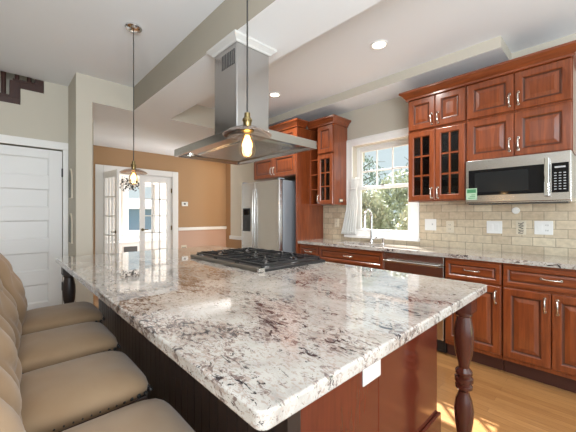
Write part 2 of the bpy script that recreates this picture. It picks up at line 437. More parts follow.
# French doors : one leaf swung open, one closed
def french(name, hx, sgn, ang):
    r = sroot(name, (hx, OY + .01, 0)); wd = .60; H = 2.01
    def P(u, v, d):
        a = R(ang); x = sgn * u
        return (hx + x * math.cos(a) - d * math.sin(a) * sgn, OY + .01 - u * math.sin(a) - d * math.cos(a), v)
    def bx(m, u0, u1, v0, v1, d0=-.02, d1=.02):
        vs = [P(u, v, d) for u in (u0, u1) for v in (v0, v1) for d in (d0, d1)]
        m.add(vs, [(0, 1, 3, 2), (4, 6, 7, 5), (0, 4, 5, 1), (2, 3, 7, 6), (0, 2, 6, 4), (1, 5, 7, 3)])
    f = MB()
    bx(f, 0, .09, .012, H); bx(f, wd - .09, wd, .012, H); bx(f, .09, wd - .09, .012, .26); bx(f, .09, wd - .09, H - .11, H)
    build('door_frame', f, 'white', r, bevel=.003)
    m = MB()
    for k in (1, 2):
        u = .09 + (wd - .18) * k / 3; bx(m, u - .011, u + .011, .26, H - .11, -.013, .013)
    for k in range(1, 5):
        v = .26 + (H - .37) * k / 5; bx(m, .09, wd - .09, v - .011, v + .011, -.013, .013)
    build('muntins', m, 'white', r)
    g = MB(); bx(g, .085, wd - .085, .25, H - .10, -.002, .002); build('glass_pane', g, 'glass', r)
    for z in (1.75, 1.0, .3):
        hm = MB(); bx(hm, -.012, .012, z - .045, z + .045, .02, .03); build('hinge', hm, 'brass', r, label='brass hinge')
    for d in (1,):
        k = MB(); k.cyl(P(wd - .045, .98, .02), P(wd - .045, .98, .05), .009, n=10).cyl(P(wd - .045, .98, .05), P(wd - .14, .98, .055), .008, n=10)
        build('door_handle', k, 'brass', r, smooth=60, label='brass lever handle')
        build('key_plate', MB().cyl(P(wd - .045, .98, .018), P(wd - .045, .98, .024), .026, n=16), 'brass', r, label='brass rosette')
    return r
french('door_2', 1.337, 1, 83)
french('door_3', 2.533, -1, 0)

# kitchen window
wr = sroot('window_1', (WX, 1.94, WZ0))
f = MB()
cw = .095
f.rings(faceX(WX), WY0 - cw, WY1 + cw, WZ0 - .02, WZ1 + cw, [(0, 0), (0, .022), (.012, .03), (.03, .024), (.075, .018), (.085, .022), (cw, .022), (cw, 0)], hole=True)
build('window_casing', f, 'white', wr, bevel=.002)
f = MB(); f.box(WX - .055, WX + .10, WY0 - cw - .01, WY1 + cw + .01, WZ0 - .035, WZ0); build('window_sill', f, 'white', wr, bevel=.006)
f = MB().rings(lambda u, v, d: (WX + .12 - d, u, v), WY0, WY1, WZ0, WZ1, [(0, -.03), (0, .02), (.03, .02), (.03, -.03)], hole=True)
build('window_frame', f, 'white', wr)
a0, a1 = WY0 + .03, WY1 - .03
f = MB().rings(lambda u, v, d: (WX + .125 - d, u, v), a0, a1, 1.60, WZ1 - .03, [(0, -.015), (0, .015), (.04, .015), (.04, -.015)], hole=True)
for k in (1, 2):
    y = a0 + .04 + (a1 - a0 - .08) * k / 3; f.box(WX + .112, WX + .135, y - .009, y + .009, 1.64, WZ1 - .07)
f.box(WX + .112, WX + .135, a0 + .04, a1 - .04, 1.823, 1.845)
build('upper_sash', f, 'white', wr, bevel=.003)
f = MB().rings(lambda u, v, d: (WX + .09 - d, u, v), a0, a1, WZ0, 1.635, [(0, -.015), (0, .015), (.045, .015), (.045, -.015)], hole=True)
f.box(WX + .075, WX + .105, a0 + .04, a1 - .04, WZ0, 1.075)
build('lower_sash', f, 'white', wr, bevel=.003)
build('upper_pane', MB().box(WX + .122, WX + .126, a0 + .035, a1 - .035, 1.635, WZ1 - .065), 'glass', wr)
build('lower_pane', MB().box(WX + .088, WX + .092, a0 + .04, a1 - .04, 1.07, 1.595), 'glass', wr)
build('sash_lock', MB().box(WX + .06, WX + .085, 1.92, 1.97, 1.635, 1.65), 'nickel', wr, label='metal sash lock')

# backsplash
struct('trim_5', MB().box(WX - .01, WX - .0005, -.05, WY0 - cw - .001, .92, 1.40).box(WX - .01, WX - .0005, WY1 + cw + .001, 2.829, .92, 1.40).box(WX - .01, WX - .0005, WY0 - cw, WY1 + cw, .92, WZ0 - .036), 'tile')

# ================================================================ KITCHEN CABINETS
PANEL = [(0, 0), (0, .017), (.005, .022), (.050, .022), (.056, .017), (.062, .012), (.070, .011), (.098, .019), (.101, .019)]
PANEL_S = [(0, 0), (0, .017), (.005, .022), (.030, .022), (.036, .016), (.042, .012), (.046, .012), (.058, .018)]
def pull_v(parent, x, y, z, L=.1):
    m = MB(); m.tube([(x, y, z - L / 2), (x - .022, y, z - L / 2 + .006), (x - .030, y, z - L / 4), (x - .032, y, z), (x - .030, y, z + L / 4), (x - .022, y, z + L / 2 - .006), (x, y, z + L / 2)], .0062, 8)
    for s in (-1, 1): m.cyl((x, y, z + s * L / 2), (x - .004, y, z + s * L / 2), .010, n=10)
    return build('handle', m, 'nickel', parent, smooth=60, label='satin nickel bow handle')
def pull_h(parent, x, y, z, L=.11):
    m = MB(); m.tube([(x, y - L / 2, z), (x - .022, y - L / 2 + .006, z), (x - .030, y - L / 4, z), (x - .032, y, z), (x - .030, y + L / 4, z), (x - .022, y + L / 2 - .006, z), (x, y + L / 2, z)], .0062, 8)
    for s in (-1, 1): m.cyl((x, y + s * L / 2, z), (x - .004, y + s * L / 2, z), .010, n=10)
    return build('handle', m, 'nickel', parent, smooth=60, label='satin nickel bow handle')
def rdoor(parent, x, y0, y1, z0, z1, hy=None, hz=None, prof=PANEL, horiz=False):
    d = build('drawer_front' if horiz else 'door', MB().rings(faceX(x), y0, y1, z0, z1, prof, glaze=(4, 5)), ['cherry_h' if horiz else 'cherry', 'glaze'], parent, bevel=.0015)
    if horiz: pull_h(d, x - .022, (y0 + y1) / 2, (z0 + z1) / 2 + .005)
    elif hy is not None: pull_v(d, x - .022, hy, hz)
    return d
def gdoor(parent, x, y0, y1, z0, z1, hy, hz, cols=2, rows=3):
    d = build('glass_door', MB().rings(faceX(x), y0, y1, z0, z1, [(0, 0), (0, .017), (.005, .022), (.046, .022), (.054, .014), (.054, 0)], hole=True), 'cherry', parent, bevel=.0015)
    m = MB(); a, b_, c, e = y0 + .054, y1 - .054, z0 + .054, z1 - .054
    for k in range(1, cols): y = a + (b_ - a) * k / cols; m.box(x - .016, x - .003, y - .008, y + .008, c, e)
    for k in range(1, rows): z = c + (e - c) * k / rows; m.box(x - .0155, x - .0035, a, b_, z - .008, z + .008)
    build('muntins', m, 'cherry', d)
    build('glass_pane', MB().box(x - .003, x - .001, a - .004, b_ + .004, c - .004, e + .004), 'cab_glass', d)
    pull_v(d, x - .022, hy, hz); return d
def carcass(m, x0, x1, y0, y1, z0, z1, t=.018, mi_in=1, shelves=()):
    m.box(x0, x1, y0, y0 + t, z0, z1).box(x0, x1, y1 - t, y1, z0, z1).box(x0, x1, y0 + t, y1 - t, z0, z0 + t).box(x0, x1, y0 + t, y1 - t, z1 - t, z1)
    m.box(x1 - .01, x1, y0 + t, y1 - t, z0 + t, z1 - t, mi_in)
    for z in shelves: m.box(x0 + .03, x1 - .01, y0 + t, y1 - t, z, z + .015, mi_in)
    return m
FX = 3.082; BX = WX - .012
# uppers with glass doors
u = thing('wall_cabinet', (3.24, 1.16, 1.395), 'cherry wall cabinet right of the window with two glass doors under two small solid doors', 'cabinet')
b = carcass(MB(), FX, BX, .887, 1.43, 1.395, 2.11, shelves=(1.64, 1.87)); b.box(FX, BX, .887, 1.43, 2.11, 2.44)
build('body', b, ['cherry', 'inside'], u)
ym = 1.158
gdoor(u, FX, .897, ym - .002, 1.405, 2.095, ym - .03, 1.475); gdoor(u, FX, ym + .002, 1.42, 1.405, 2.095, ym + .03, 1.475)
rdoor(u, FX, .897, ym - .002, 2.12, 2.425, ym - .03, 2.20); rdoor(u, FX, ym + .002, 1.42, 2.12, 2.425, ym + .03, 2.20)
# dishes on the lower shelf behind the glass
def cups(name, y, z, label, r=.035):
    o = build(name, MB().lathe([(.6 * r, 0), (r, .07), (r * .9, .07), (.5 * r, .006)], (3.24, y, z), 16), 'greenlight', smooth=50); tag(o, label, 'cup', 'cups behind the glass doors'); return o
cups('cup', .965, 1.4132, 'pale green cup inside the glass cabinet nearest the microwave, right one of the pair')
cups('cup', 1.07, 1.4132, 'pale green cup inside the glass cabinet, left one of the pair beside the door pull')
# uppers over microwave
u = thing('wall_cabinet', (3.24, .53, 1.74), 'cherry wall cabinet with four solid doors above the microwave', 'cabinet')
build('body', MB().box(FX, BX, .18, .885, 1.738, 2.44), 'cherry', u)
ym = .533
for z0, z1, hz in ((1.745, 2.098, 1.84), (2.12, 2.425, 2.21)):
    rdoor(u, FX, .186, ym - .002, z0, z1, ym - .03, hz); rdoor(u, FX, ym + .002, .88, z0, z1, ym + .03, hz)
# crown moulding over both
def crown(name, segs, label, zc0=2.428, flat=False):
    """segs: polyline of (x,y) along the front; outward normals by left-hand side"""
    prof = [(.0, zc0), (.012, zc0 + .004), (.012, zc0 + .02), (.026, zc0 + .034), (.040, zc0 + .055), (.058, zc0 + .066), (.062, zc0 + .07), (.062, zc0 + .088), (-.02, zc0 + .088), (-.02, zc0)]
    pts = [Vector(p) for p in segs]; n = len(pts); m = MB(); vs = []; k = len(prof)
    for i, p in enumerate(pts):
        d0 = (pts[i] - pts[i - 1]).normalized() if i else None; d1 = (pts[i + 1] - pts[i]).normalized() if i < n - 1 else None
        nn = []
        for d in (d0, d1):
            if d is not None: nn.append(Vector((d.y, -d.x)))
        nv = nn[0] if len(nn) == 1 else (nn[0] + nn[1]) / (1 + nn[0].dot(nn[1]))
        for o_, z in prof: vs.append((p.x + nv.x * o_, p.y + nv.y * o_, z))
    fs = [(i * k + j, i * k + (j + 1) % k, (i + 1) * k + (j + 1) % k, (i + 1) * k + j) for i in range(n - 1) for j in range(k)]
    fs += [tuple(range(k)), tuple(range((n - 1) * k, n * k))]
    m.add(vs, fs); return tag(build(name, m, 'cherry_h', smooth=35), label, 'moulding')
crown('crown_moulding', [(BX, .18 - .001), (FX - .022, .18 - .001), (FX - .022, 1.432), (BX, 1.432)][::-1][::-1] if False else [(BX, 1.432), (FX - .022, 1.432), (FX - .022, .179), (BX, .179)], 'long cherry crown moulding running above the microwave and glass-door cabinets')

# narrow upper left of the window and its open shelves
u = thing('wall_cabinet', (3.24, 2.55, 1.395), 'narrow cherry wall cabinet left of the window with one glass door', 'cabinet')
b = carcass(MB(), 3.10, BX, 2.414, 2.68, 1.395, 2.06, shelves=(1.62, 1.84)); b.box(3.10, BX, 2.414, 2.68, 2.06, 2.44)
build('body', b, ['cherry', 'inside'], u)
gdoor(u, 3.10, 2.42, 2.675, 1.402, 2.045, 2.65, 1.47); rdoor(u, 3.10, 2.42, 2.675, 2.07, 2.425)
build('switch_plate', MB().box(3.20, 3.285, 2.407, 2.414, 1.425, 1.475), 'slot', u, bevel=.003, label='dark framed switch plate')
build('switch_rocker', MB().box(3.213, 3.272, 2.403, 2.408, 1.437, 1.463), 'beige_plate', u, label='beige rocker')
u = thing('open_shelf_unit', (3.24, 2.755, 1.395), 'narrow open cherry shelves between tall fridge panel and glass-door cabinet', 'shelf')
build('body', carcass(MB(), 3.11, BX, 2.682, 2.828, 1.395, 2.44, t=.012), ['cherry', 'inside'], u)
for z in (1.60, 1.80, 2.0, 2.22): build('shelf', MB().box(3.115, BX - .011, 2.695, 2.815, z, z + .012), 'cherry', u)
crown('crown_moulding', [(3.07, 2.829), (3.078, 2.829), (3.078, 2.412), (BX, 2.412)][1:], 'short cherry crown moulding on the narrow cabinet left of the window')

# fridge enclosure
u = thing('fridge_cabinet', (3.12, 3.3, 0), 'tall cherry end panel and bridge cabinet standing over the refrigerator', 'cabinet')
build('end_panel', MB().box(2.85, BX, 2.831, 2.855, 0, 2.427), 'cherry', u, bevel=.002)
build('body', MB().box(2.872, BX, 2.856, 3.78, 1.795, 2.427), 'cherry', u)
ym = 3.316
for z0, z1, hz in ((1.80, 2.105, 1.89), (2.12, 2.425, 2.2)):
    rdoor(u, 2.872, 2.862, ym - .002, z0, z1, ym - .03, hz); rdoor(u, 2.872, ym + .002, 3.775, z0, z1, ym + .03, hz)
crown('crown_moulding', [(BX, 3.782), (2.848, 3.782), (2.848, 2.829), (3.005, 2.829)], 'cherry crown moulding on top of the fridge cabinet')

# base units
DFX = 2.905
def base(y0, y1, label, ndoor, hside=1, drawer=True):
    u = thing('base_cabinet', (3.15, (y0 + y1) / 2, 0), label, 'cabinet')
    c = MB().box(DFX, BX, y0, y0 + .018, .11, .884).box(DFX, BX, y1 - .018, y1, .11, .884).box(DFX, BX, y0 + .018, y1 - .018, .11, .13).box(BX - .012, BX, y0 + .018, y1 - .018, .13, .884)
    c.box(DFX, DFX + .02, y0 + .018, y1 - .018, .13, .165).box(DFX, DFX + .02, y0 + .018, y1 - .018, .675, .715).box(DFX, DFX + .02, y0 + .018, y1 - .018, .858, .884)
    build('body', c, 'cherry', u)
    build('toe_kick', MB().box(DFX + .05, DFX + .07, y0, y1, 0, .109), 'toe', u, label='dark toe kick')
    rdoor(u, DFX, y0 + .005, y1 - .005, .705, .866, prof=PANEL_S, horiz=True)
    if ndoor == 1:
        hy = y0 + .04 if hside < 0 else y1 - .04
        rdoor(u, DFX, y0 + .005, y1 - .005, .145, .688, hy, .60)
    else:
        ym = (y0 + y1) / 2
        rdoor(u, DFX, y0 + .005, ym - .002, .145, .688, ym - .035, .60); rdoor(u, DFX, ym + .002, y1 - .005, .145, .688, ym + .035, .60)
    return u
base(2.49, 2.828, 'narrow cherry base cabinet beside the tall fridge panel', 1, -1)
base(1.605, 2.486, 'wide cherry sink base cabinet below the window', 2)
base(.583, 1.008, 'cherry base cabinet with one drawer and door right of the dishwasher', 1, -1)
base(-.012, .578, 'double-door cherry base cabinet with wide drawer below the microwave', 2)
# countertop with sink cut-out
SX0, SX1, SYA, SYB = 2.985, 3.235, 1.72, 2.32
b = MB().box(2.862, BX, -.02, SYA, .885, .92).box(2.862, BX, SYB, 2.829, .885, .92).box(2.862, SX0, SYA, SYB, .885, .92).box(SX1, BX, SYA, SYB, .885, .92)
o = build('countertop', b, 'granite'); tag(o, 'speckled granite countertop running along the wall under the window', 'countertop')
u = thing('kitchen_sink', (3.11, 2.02, .70), 'undermount steel sink set in the counter below the window', 'sink')
b = MB().rings(lambda a, c, d: (a, c, .884 - d), SX0 - .004, SX1 + .004, SYA - .004, SYB + .004, [(-.0, 0), (.003, 0), (.008, .15), (.03, .165)])
b.f = [q for q in b.f if q != b.f[-2]] if False else b.f
vs = MB(); vs.v = b.v; vs.f = [q for i, q in enumerate(b.f) if i != len(b.f) - 2]; vs.mi = b.mi[:-1]
build('basin', vs, 'steel', u); build('drain', MB().cyl((3.11, 2.02, .7195), (3.11, 2.02, .7225), .04), 'chrome', u)
# faucet
u = thing('faucet', (3.285, 1.985, .92), 'tall chrome gooseneck faucet behind the sink', 'faucet')
build('base', MB().lathe([(.03, 0), (.03, .008), (.022, .016), (.02, .05), (.016, .06)], (3.285, 1.985, .9205), 20), 'chrome', u, smooth=40)
pts = [(3.285, 1.985, .975), (3.285, 1.985, 1.235)] + [(3.285 - .075 + .075 * math.cos(R(a)), 1.985, 1.235 + .09 * math.sin(R(a))) for a in range(15, 181, 15)] + [(3.135, 1.985, 1.17)]
build('spout', MB().tube(pts, .0145, 12), 'chrome', u, smooth=60); build('spray_head', MB().cyl((3.135, 1.985, 1.20), (3.135, 1.985, 1.10), .016, .02), 'chrome', u, smooth=50)
build('lever', MB().cyl((3.285, 1.967, .965), (3.285, 1.945, .965), .012).cyl((3.285, 1.95, .965), (3.27, 1.90, 1.0), .006), 'chrome', u, smooth=50)
u = thing('soap_dispenser', (3.285, 1.83, .92), 'small chrome soap dispenser right of the faucet', 'soap dispenser')
build('body', MB().lathe([(.02, 0), (.02, .006), (.011, .012), (.011, .05), (.014, .055), (.014, .068)], (3.285, 1.83, .9205), 16), 'chrome', u, smooth=40)
build('nozzle', MB().cyl((3.285, 1.83, .979), (3.235, 1.83, .985), .005), 'chrome', u, smooth=60)
# dishwasher
u = thing('dishwasher', (3.14, 1.305, 0), 'stainless steel dishwasher between the sink cabinet and drawers', 'dishwasher')
build('body', MB().box(2.93, BX, 1.012, 1.601, .01, .88), 'black', u)
build('door', MB().box(2.885, 2.93, 1.016, 1.598, .13, .79), 'steel', u, bevel=.004)
build('control_panel', MB().box(2.885, 2.93, 1.016, 1.598, .795, .878), 'steel', u, bevel=.003)
h = MB().cyl((2.84, 1.04, .80), (2.84, 1.575, .80), .012)
for y in (1.06, 1.555): h.cyl((2.84, y, .80), (2.886, y, .80), .009)
build('handle', h, 'steel', u, smooth=50); build('toe_panel', MB().box(2.955, 2.965, 1.016, 1.598, .01, .125), 'black', u)

# microwave
u = thing('microwave', (3.2, .53, 1.355), 'stainless over-the-range microwave mounted under the cherry cabinets', 'microwave')
y0, y1, z0, z1, fx = .183, .872, 1.357, 1.732, 3.0
build('body', MB().box(fx + .03, BX, y0, y1, z0, z1), 'steel', u, bevel=.003)
build('door', MB().box(fx, fx + .029, y0 + .001, y1 - .001, z0 + .012, z1), 'steel', u, bevel=.004)
build('window', MB().box(fx - .004, fx - .0005, .335, .848, 1.428, 1.648), 'blackglass', u, bevel=.002, label='black glass window')
build('window_mesh', MB().box(fx - .0048, fx - .0041, .43, .80, 1.455, 1.622), mat('oven_mesh_grey', (.014, .015, .016), .2, spec=.25), u)
h = MB().box(fx - .045, fx - .03, .302, .332, 1.40, 1.69)
for z in (1.42, 1.67): h.box(fx - .031, fx, .308, .326, z - .012, z + .012)
build('handle', h, 'chrome', u, bevel=.005)
build('control_panel', MB().box(fx - .004, fx - .0005, .197, .292, 1.428, 1.648), 'blackglass', u, bevel=.002)
bt = MB()
for k in range(7):
    for j in range(3): bt.box(fx - .0046, fx - .0041, .212 + j * .026, .226 + j * .026, 1.45 + k * .02, 1.456 + k * .02)
bt.box(fx - .0046, fx - .0041, .215, .275, 1.61, 1.622)
build('buttons', bt, 'grey_print', u)['kind'] = 'stuff'
build('vent_grille', MB().box(fx + .012, fx + .2, y0 + .02, y1 - .02, z0 - .006, z0 + .001), 'black', u)
st = MB().box(fx - .0056, fx - .0050, .782, .866, 1.392, 1.492)
build('sticker', st, 'greenlight', u, label='pale green and white sticker')
st = MB().box(fx - .0060, fx - .0057, .79, .858, 1.452, 1.484)
for k in range(3): st.box(fx - .0060, fx - .0057, .795, .85 - .012 * k, 1.404 + k * .014, 1.410 + k * .014)
build('sticker_print', st, 'green', u, label='green printing')

# outlet plates on the backsplash
PX = WX - .0105
def plate(y, z, wd, ht, label, m='plate', kinds=('outlet',), name='outlet_plate', cat='outlet'):
    u = thing(name, (PX, y, z), label, cat, 'plates on the backsplash')
    build('cover', MB().box(PX - .006, PX, y - wd / 2, y + wd / 2, z - ht / 2, z + ht / 2), m, u, bevel=.003)
    n = len(kinds)
    for i, k in enumerate(kinds):
        yy = y + (i - (n - 1) / 2) * -.046
        if k == 'outlet':
            for s in (-1, 1):
                c = z + s * .022
                q = MB().cyl((PX - .0062, yy, c), (PX - .0075, yy, c), .016, n=16); f_ = build('socket', q, m, u)
                build('slots', MB().box(PX - .0082, PX - .0076, yy - .008, yy - .005, c - .006, c + .006).box(PX - .0082, PX - .0076, yy + .005, yy + .008, c - .006, c + .006), 'slot', f_)
        elif k == 'rocker':
            build('rocker', MB().box(PX - .010, PX - .006, yy - .015, yy + .015, z - .03, z + .03), m, u, bevel=.002)
        elif k == 'toggle':
            build('toggle', MB().box(PX - .016, PX - .006, yy - .004, yy + .004, z - .004, z + .014), 'grey_print', u)
plate(1.326, 1.155, .12, .122, 'white blank-left switch plate beside the window casing', kinds=('blank', 'toggle'), name='switch_plate', cat='switch')
plate(1.131, 1.137, .072, .12, 'cream outlet on the tiles under the glass-door cabinet', 'beige_plate')
plate(.741, 1.145, .125, .118, 'white double rocker switch under the left end of the microwave', kinds=('rocker', 'rocker'), name='switch_plate', cat='switch')
plate(.538, 1.145, .072, .12, 'cream outlet with dark scroll pattern under the middle of the microwave', 'beige_plate')
plate(.383, 1.15, .125, .118, 'white switch and outlet plate under the right end of the microwave', kinds=('rocker', 'outlet'))
plate(2.588, 1.15, .075, .12, 'cream outlet on the tiles left of the window', 'beige_plate')
sc = MB()
for k in range(5): sc.tube([(PX - .009, .538 + .018 * math.sin(a * .9 + k) , 1.10 + k * .022 + .008 * math.cos(a)) for a in range(6)], .0028, 6)
o_ = [o for o in bpy.data.objects if o.get('label', '').startswith('cream outlet with dark scroll')][0]
build('scroll_pattern', sc, 'iron', o_, label='dark scroll ornament')
u = tag(build('under_cabinet_light', MB().lathe([(.0, 0), (.028, 0), (.03, .004), (.03, .014), (.026, .018), (0, .018)], (0, 0, 0), 20), 'puck', smooth=40), 'small round white disc on the tiles just below the microwave', 'light')
u.rotation_euler = (0, R(-90), 0); u.location = (PX - .0005, .575, 1.30)

# curtain at the window
cu = thing('cafe_curtain', (WX - .05, 2.35, 1.0), 'white sheer curtain gathered at the left of the kitchen window', 'curtain')
nu, nv = 40, 24; b = MB(); vs = []
for j in range(nv + 1):
    t_ = j / nv; z = 1.74 - .735 * t_
    c = 2.262 + .10 * t_ ** 1.2; hw = .062 + .055 * t_ ** 1.6 - .022 * math.exp(-((t_ - .22) / .13) ** 2)
    for i in range(nu + 1):
        s_ = i / nu * 2 - 1
        amp = .012 + .010 * t_
        vs.append((WX - .056 + amp * math.sin(s_ * 17 + 1.5 * t_) , c + s_ * hw, z + (.012 * math.sin(s_ * 23) if j == 0 else 0)))
fs = [(j * (nu + 1) + i, j * (nu + 1) + i + 1, (j + 1) * (nu + 1) + i + 1, (j + 1) * (nu + 1) + i) for j in range(nv) for i in range(nu)]
b.add(vs, fs); cf = build('fabric', b, 'curtain', cu, smooth=180)
sd = cf.modifiers.new('thickness', 'SOLIDIFY'); sd.thickness = .002
build('tieback', MB().tube([(WX - .056 + .03 * math.cos(R(a)), 2.292 + .055 * math.sin(R(a)), 1.60) for a in range(0, 360, 20)], .006, 6, closed=True), 'curtain', cu, smooth=180)

# ================================================================ FRIDGE
u = thing('refrigerator', (3.0, 3.39, 0), 'stainless side-by-side refrigerator with dispenser beside the tall cherry panel', 'refrigerator')
build('cabinet', MB().box(2.725, 3.37, 2.965, 3.825, .02, 1.725), 'fridge_side', u, bevel=.006)
for a, b_ in ((2.965, 3.488), (3.494, 3.825)):
    build('door', MB().box(2.655, 2.722, a, b_, .06, 1.735), 'steel', u, bevel=.012, seg=3)
for y, in ((3.47,), (3.512,)):
    m = MB().tube([(2.656, y, .55), (2.638, y, .58), (2.630, y, .8), (2.627, y, 1.1), (2.630, y, 1.4), (2.638, y, 1.6), (2.656, y, 1.63)], .0085, 10)
    build('handle', m, 'steel', u, smooth=60)
build('dispenser', MB().box(2.648, 2.656, 3.60, 3.775, 1.02, 1.36), 'black', u, bevel=.003, label='black ice and water dispenser')
build('dispenser_panel', MB().box(2.645, 2.649, 3.615, 3.76, 1.26, 1.345), 'blackglass', u)
build('dispenser_paddle', MB().box(2.640, 2.649, 3.66, 3.71, 1.08, 1.17), 'iron', u)
for y in (2.985, 3.80): build('hinge_cover', MB().box(2.67, 2.75, y - .02, y + .02, 1.7355, 1.752), 'fridge_side', u, bevel=.003)
for x in (2.74, 3.34):
    for y in (3.0, 3.79): build('foot', MB().cyl((x, y, 0), (x, y, .021), .02), 'black', u)

# ================================================================ ISLAND
IX0, IX1, IY0, IY1 = .322, 1.735, .405, 3.04
u = thing('kitchen_island', (1.03, 1.72, 0), 'large granite-topped kitchen island with turned legs and beadboard side', 'kitchen island')
def rrect(x0, x1, y0, y1, r, n=5):
    pts = []
    for cx, cy, a in ((x1 - r, y1 - r, 0), (x0 + r, y1 - r, 90), (x0 + r, y0 + r, 180), (x1 - r, y0 + r, 270)):
        for k in range(n + 1):
            q = R(a + 90 * k / n); pts.append((cx + r * math.cos(q), cy + r * math.sin(q)))
    return pts
build('countertop', MB().prism(rrect(IX0, IX1, IY0, IY1, .022), .884, .92), 'granite', u, bevel=.006, seg=3, label='speckled granite top')
BX0, BX1, BY0, BY1 = .585, 1.669, .62, 2.86
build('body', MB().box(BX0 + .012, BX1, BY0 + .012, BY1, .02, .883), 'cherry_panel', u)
b = MB(); n = 36; w_ = (BY1 - BY0) / n
for k in range(n):
    y = BY0 + k * w_; b.box(BX0, BX0 + .0115, y + .0028, y + w_ - .0028, .14, .8835)
b.box(BX0 + .005, BX0 + .012, BY0, BY1, .14, .8835)
build('beadboard', b, 'dark_board', u, label='dark espresso beadboard side')
build('side_baseboard', MB().box(BX0 - .012, BX0 + .0115, BY0, BY1, 0, .14), 'dark_board', u, bevel=.004)
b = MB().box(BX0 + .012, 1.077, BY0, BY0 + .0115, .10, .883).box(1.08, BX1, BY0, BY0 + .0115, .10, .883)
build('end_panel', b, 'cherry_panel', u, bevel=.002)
build('corner_stile', MB().box(BX0 - .002, BX0 + .05, BY0 - .004, BY0 + .0, .14, .883), 'dark_board', u)
build('end_baseboard', MB().box(BX0 - .012, BX1 + .014, BY0 - .016, BY0 - .0005, 0, .225).box(BX1, BX1 + .014, BY0 - .0005, BY0 + .1, 0, .225), 'cherry_panel', u, bevel=.005)
# aisle side doors
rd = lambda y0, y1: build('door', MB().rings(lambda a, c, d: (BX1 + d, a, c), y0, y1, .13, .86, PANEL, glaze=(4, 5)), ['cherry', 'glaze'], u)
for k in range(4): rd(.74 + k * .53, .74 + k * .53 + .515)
oc = build('outlet', MB().box(.962, 1.085, BY0 - .006, BY0 - .0005, .632, .712), 'plate', u, bevel=.002, label='white outlet plate')
build('socket', MB().box(.985, 1.012, BY0 - .008, BY0 - .006, .655, .69), 'plate', oc)
LEG = [(.044, 0), (.040, .012), (.040, .05), (.028, .07), (.024, .10), (.030, .18), (.041, .26), (.044, .31), (.036, .36), (.026, .385), (.024, .40), (.038, .416), (.038, .428), (.029, .435), (.029, .440), (.041, .448), (.041, .466), (.029, .474), (.029, .480), (.038, .486), (.038, .498), (.024, .515), (.027, .54), (.039, .59), (.044, .65), (.043, .70), (.034, .748), (.032, .765), (.038, .772), (.038, .79)]
def leg(x, y, m):
    g = MB().lathe(LEG, (x, y, 0), 28); g.box(x - .045, x + .045, y - .045, y + .045, .79, .8835)
    return build('leg', g, m, u, smooth=35)
leg(1.652, .488, 'leg_wood'); leg(.402, 2.955, 'dark_board'); leg(1.652, 2.955, 'leg_wood')
# cooktop
u = thing('gas_cooktop', (1.415, 1.855, .92), 'steel gas cooktop with black cast-iron grates set in the island', 'cooktop')
CX0, CX1, CY0, CY1 = 1.12, 1.71, 1.41, 2.30
build('tray', MB().rings(lambda a, c, d: (a, c, .9205 + d), CX0, CX1, CY0, CY1, [(0, 0), (0, .014), (.004, .018), (.022, .018), (.034, .009), (.05, .009)]), 'iron', u, bevel=.001)
build('burner_deck', MB().box(CX0 + .036, CX1 - .036, CY0 + .036, CY1 - .036, .9296, .932), 'black', u)
burn = [(1.27, 1.56, .045), (1.27, 2.15, .04), (1.415, 1.855, .06), (1.53, 1.56, .04), (1.53, 2.15, .045)]
for x, y, r in burn:
    q = build('burner', MB().lathe([(r + .012, 0), (r + .012, .008), (r, .014), (r * .7, .014)], (x, y, .9322), 24), 'steel', u, smooth=40)
    build('burner_cap', MB().lathe([(r * .85, 0), (r * .85, .006), (r * .7, .010), (0.001, .010)], (x, y, .9464), 24), 'iron', q, smooth=40)
for k in range(3):
    y0 = CY0 + .03 + k * .278; y1 = y0 + .272; g = MB(); zt = .962
    x0, x1 = CX0 + .035, CX1 - .035
    def bar(xa, ya, xb, yb, hw=.0065, z0=zt - .013, z1=zt):
        d = Vector((xb - xa, yb - ya, 0)).normalized(); nn = Vector((-d.y, d.x, 0)) * hw
        p = [Vector((xa, ya, 0)) + nn, Vector((xb, yb, 0)) + nn, Vector((xb, yb, 0)) - nn, Vector((xa, ya, 0)) - nn]
        g.prism([(q.x, q.y) for q in p], z0, z1)
    bar(x0, y0, x1, y0); bar(x0, y1, x1, y1); bar(x0, y0, x0, y1); bar(x1, y0, x1, y1)
    ym = (y0 + y1) / 2; xm = (x0 + x1) / 2
    bar(xm, y0, xm, y1)
    for cx in (((x0 + xm) / 2, (x1 + xm) / 2) if k != 1 else (xm,)):
        r_ = .03
        for dx, dy in ((1, 0), (-1, 0), (0, 1), (0, -1)):
            ex = (cx + .12 * dx) if k != 1 else (x1 if dx > 0 else x0); ey = (y1 if dy > 0 else y0)
            if dx: bar(cx + r_ * dx, ym, max(min(ex, x1), x0), ym, .005, zt - .012, zt + .004)
            else: bar(cx, ym + r_ * dy, cx, ey, .005, zt - .012, zt + .004)
        for dx in (1, -1):
            for dy in (1, -1): bar(cx + .03 * dx, ym + .03 * dy, cx + .10 * dx, ym + dy * .13, .005, zt - .012, zt + .004)
    for x in (x0, x1):
        for y in (y0, y1): g.box(x - .008, x + .008, y - .008, y + .008, .9325, zt - .012)
    build('grate', g, 'iron', u)
for k in range(5): build('knob', MB().lathe([(.019, 0), (.017, .022), (.012, .026), (.001, .026)], (1.684, 1.58 + k * .13, .9386), 16), 'black', u, smooth=40)
build('side_rail', MB().box(1.105, 1.142, 1.432, 2.30, .9205, .943), 'rail', u, bevel=.006, label='brushed steel side rail')
build('end_clip', MB().box(1.104, 1.15, 1.408, 1.431, .9205, .944), 'chrome', u, bevel=.003, label='bright metal corner piece')

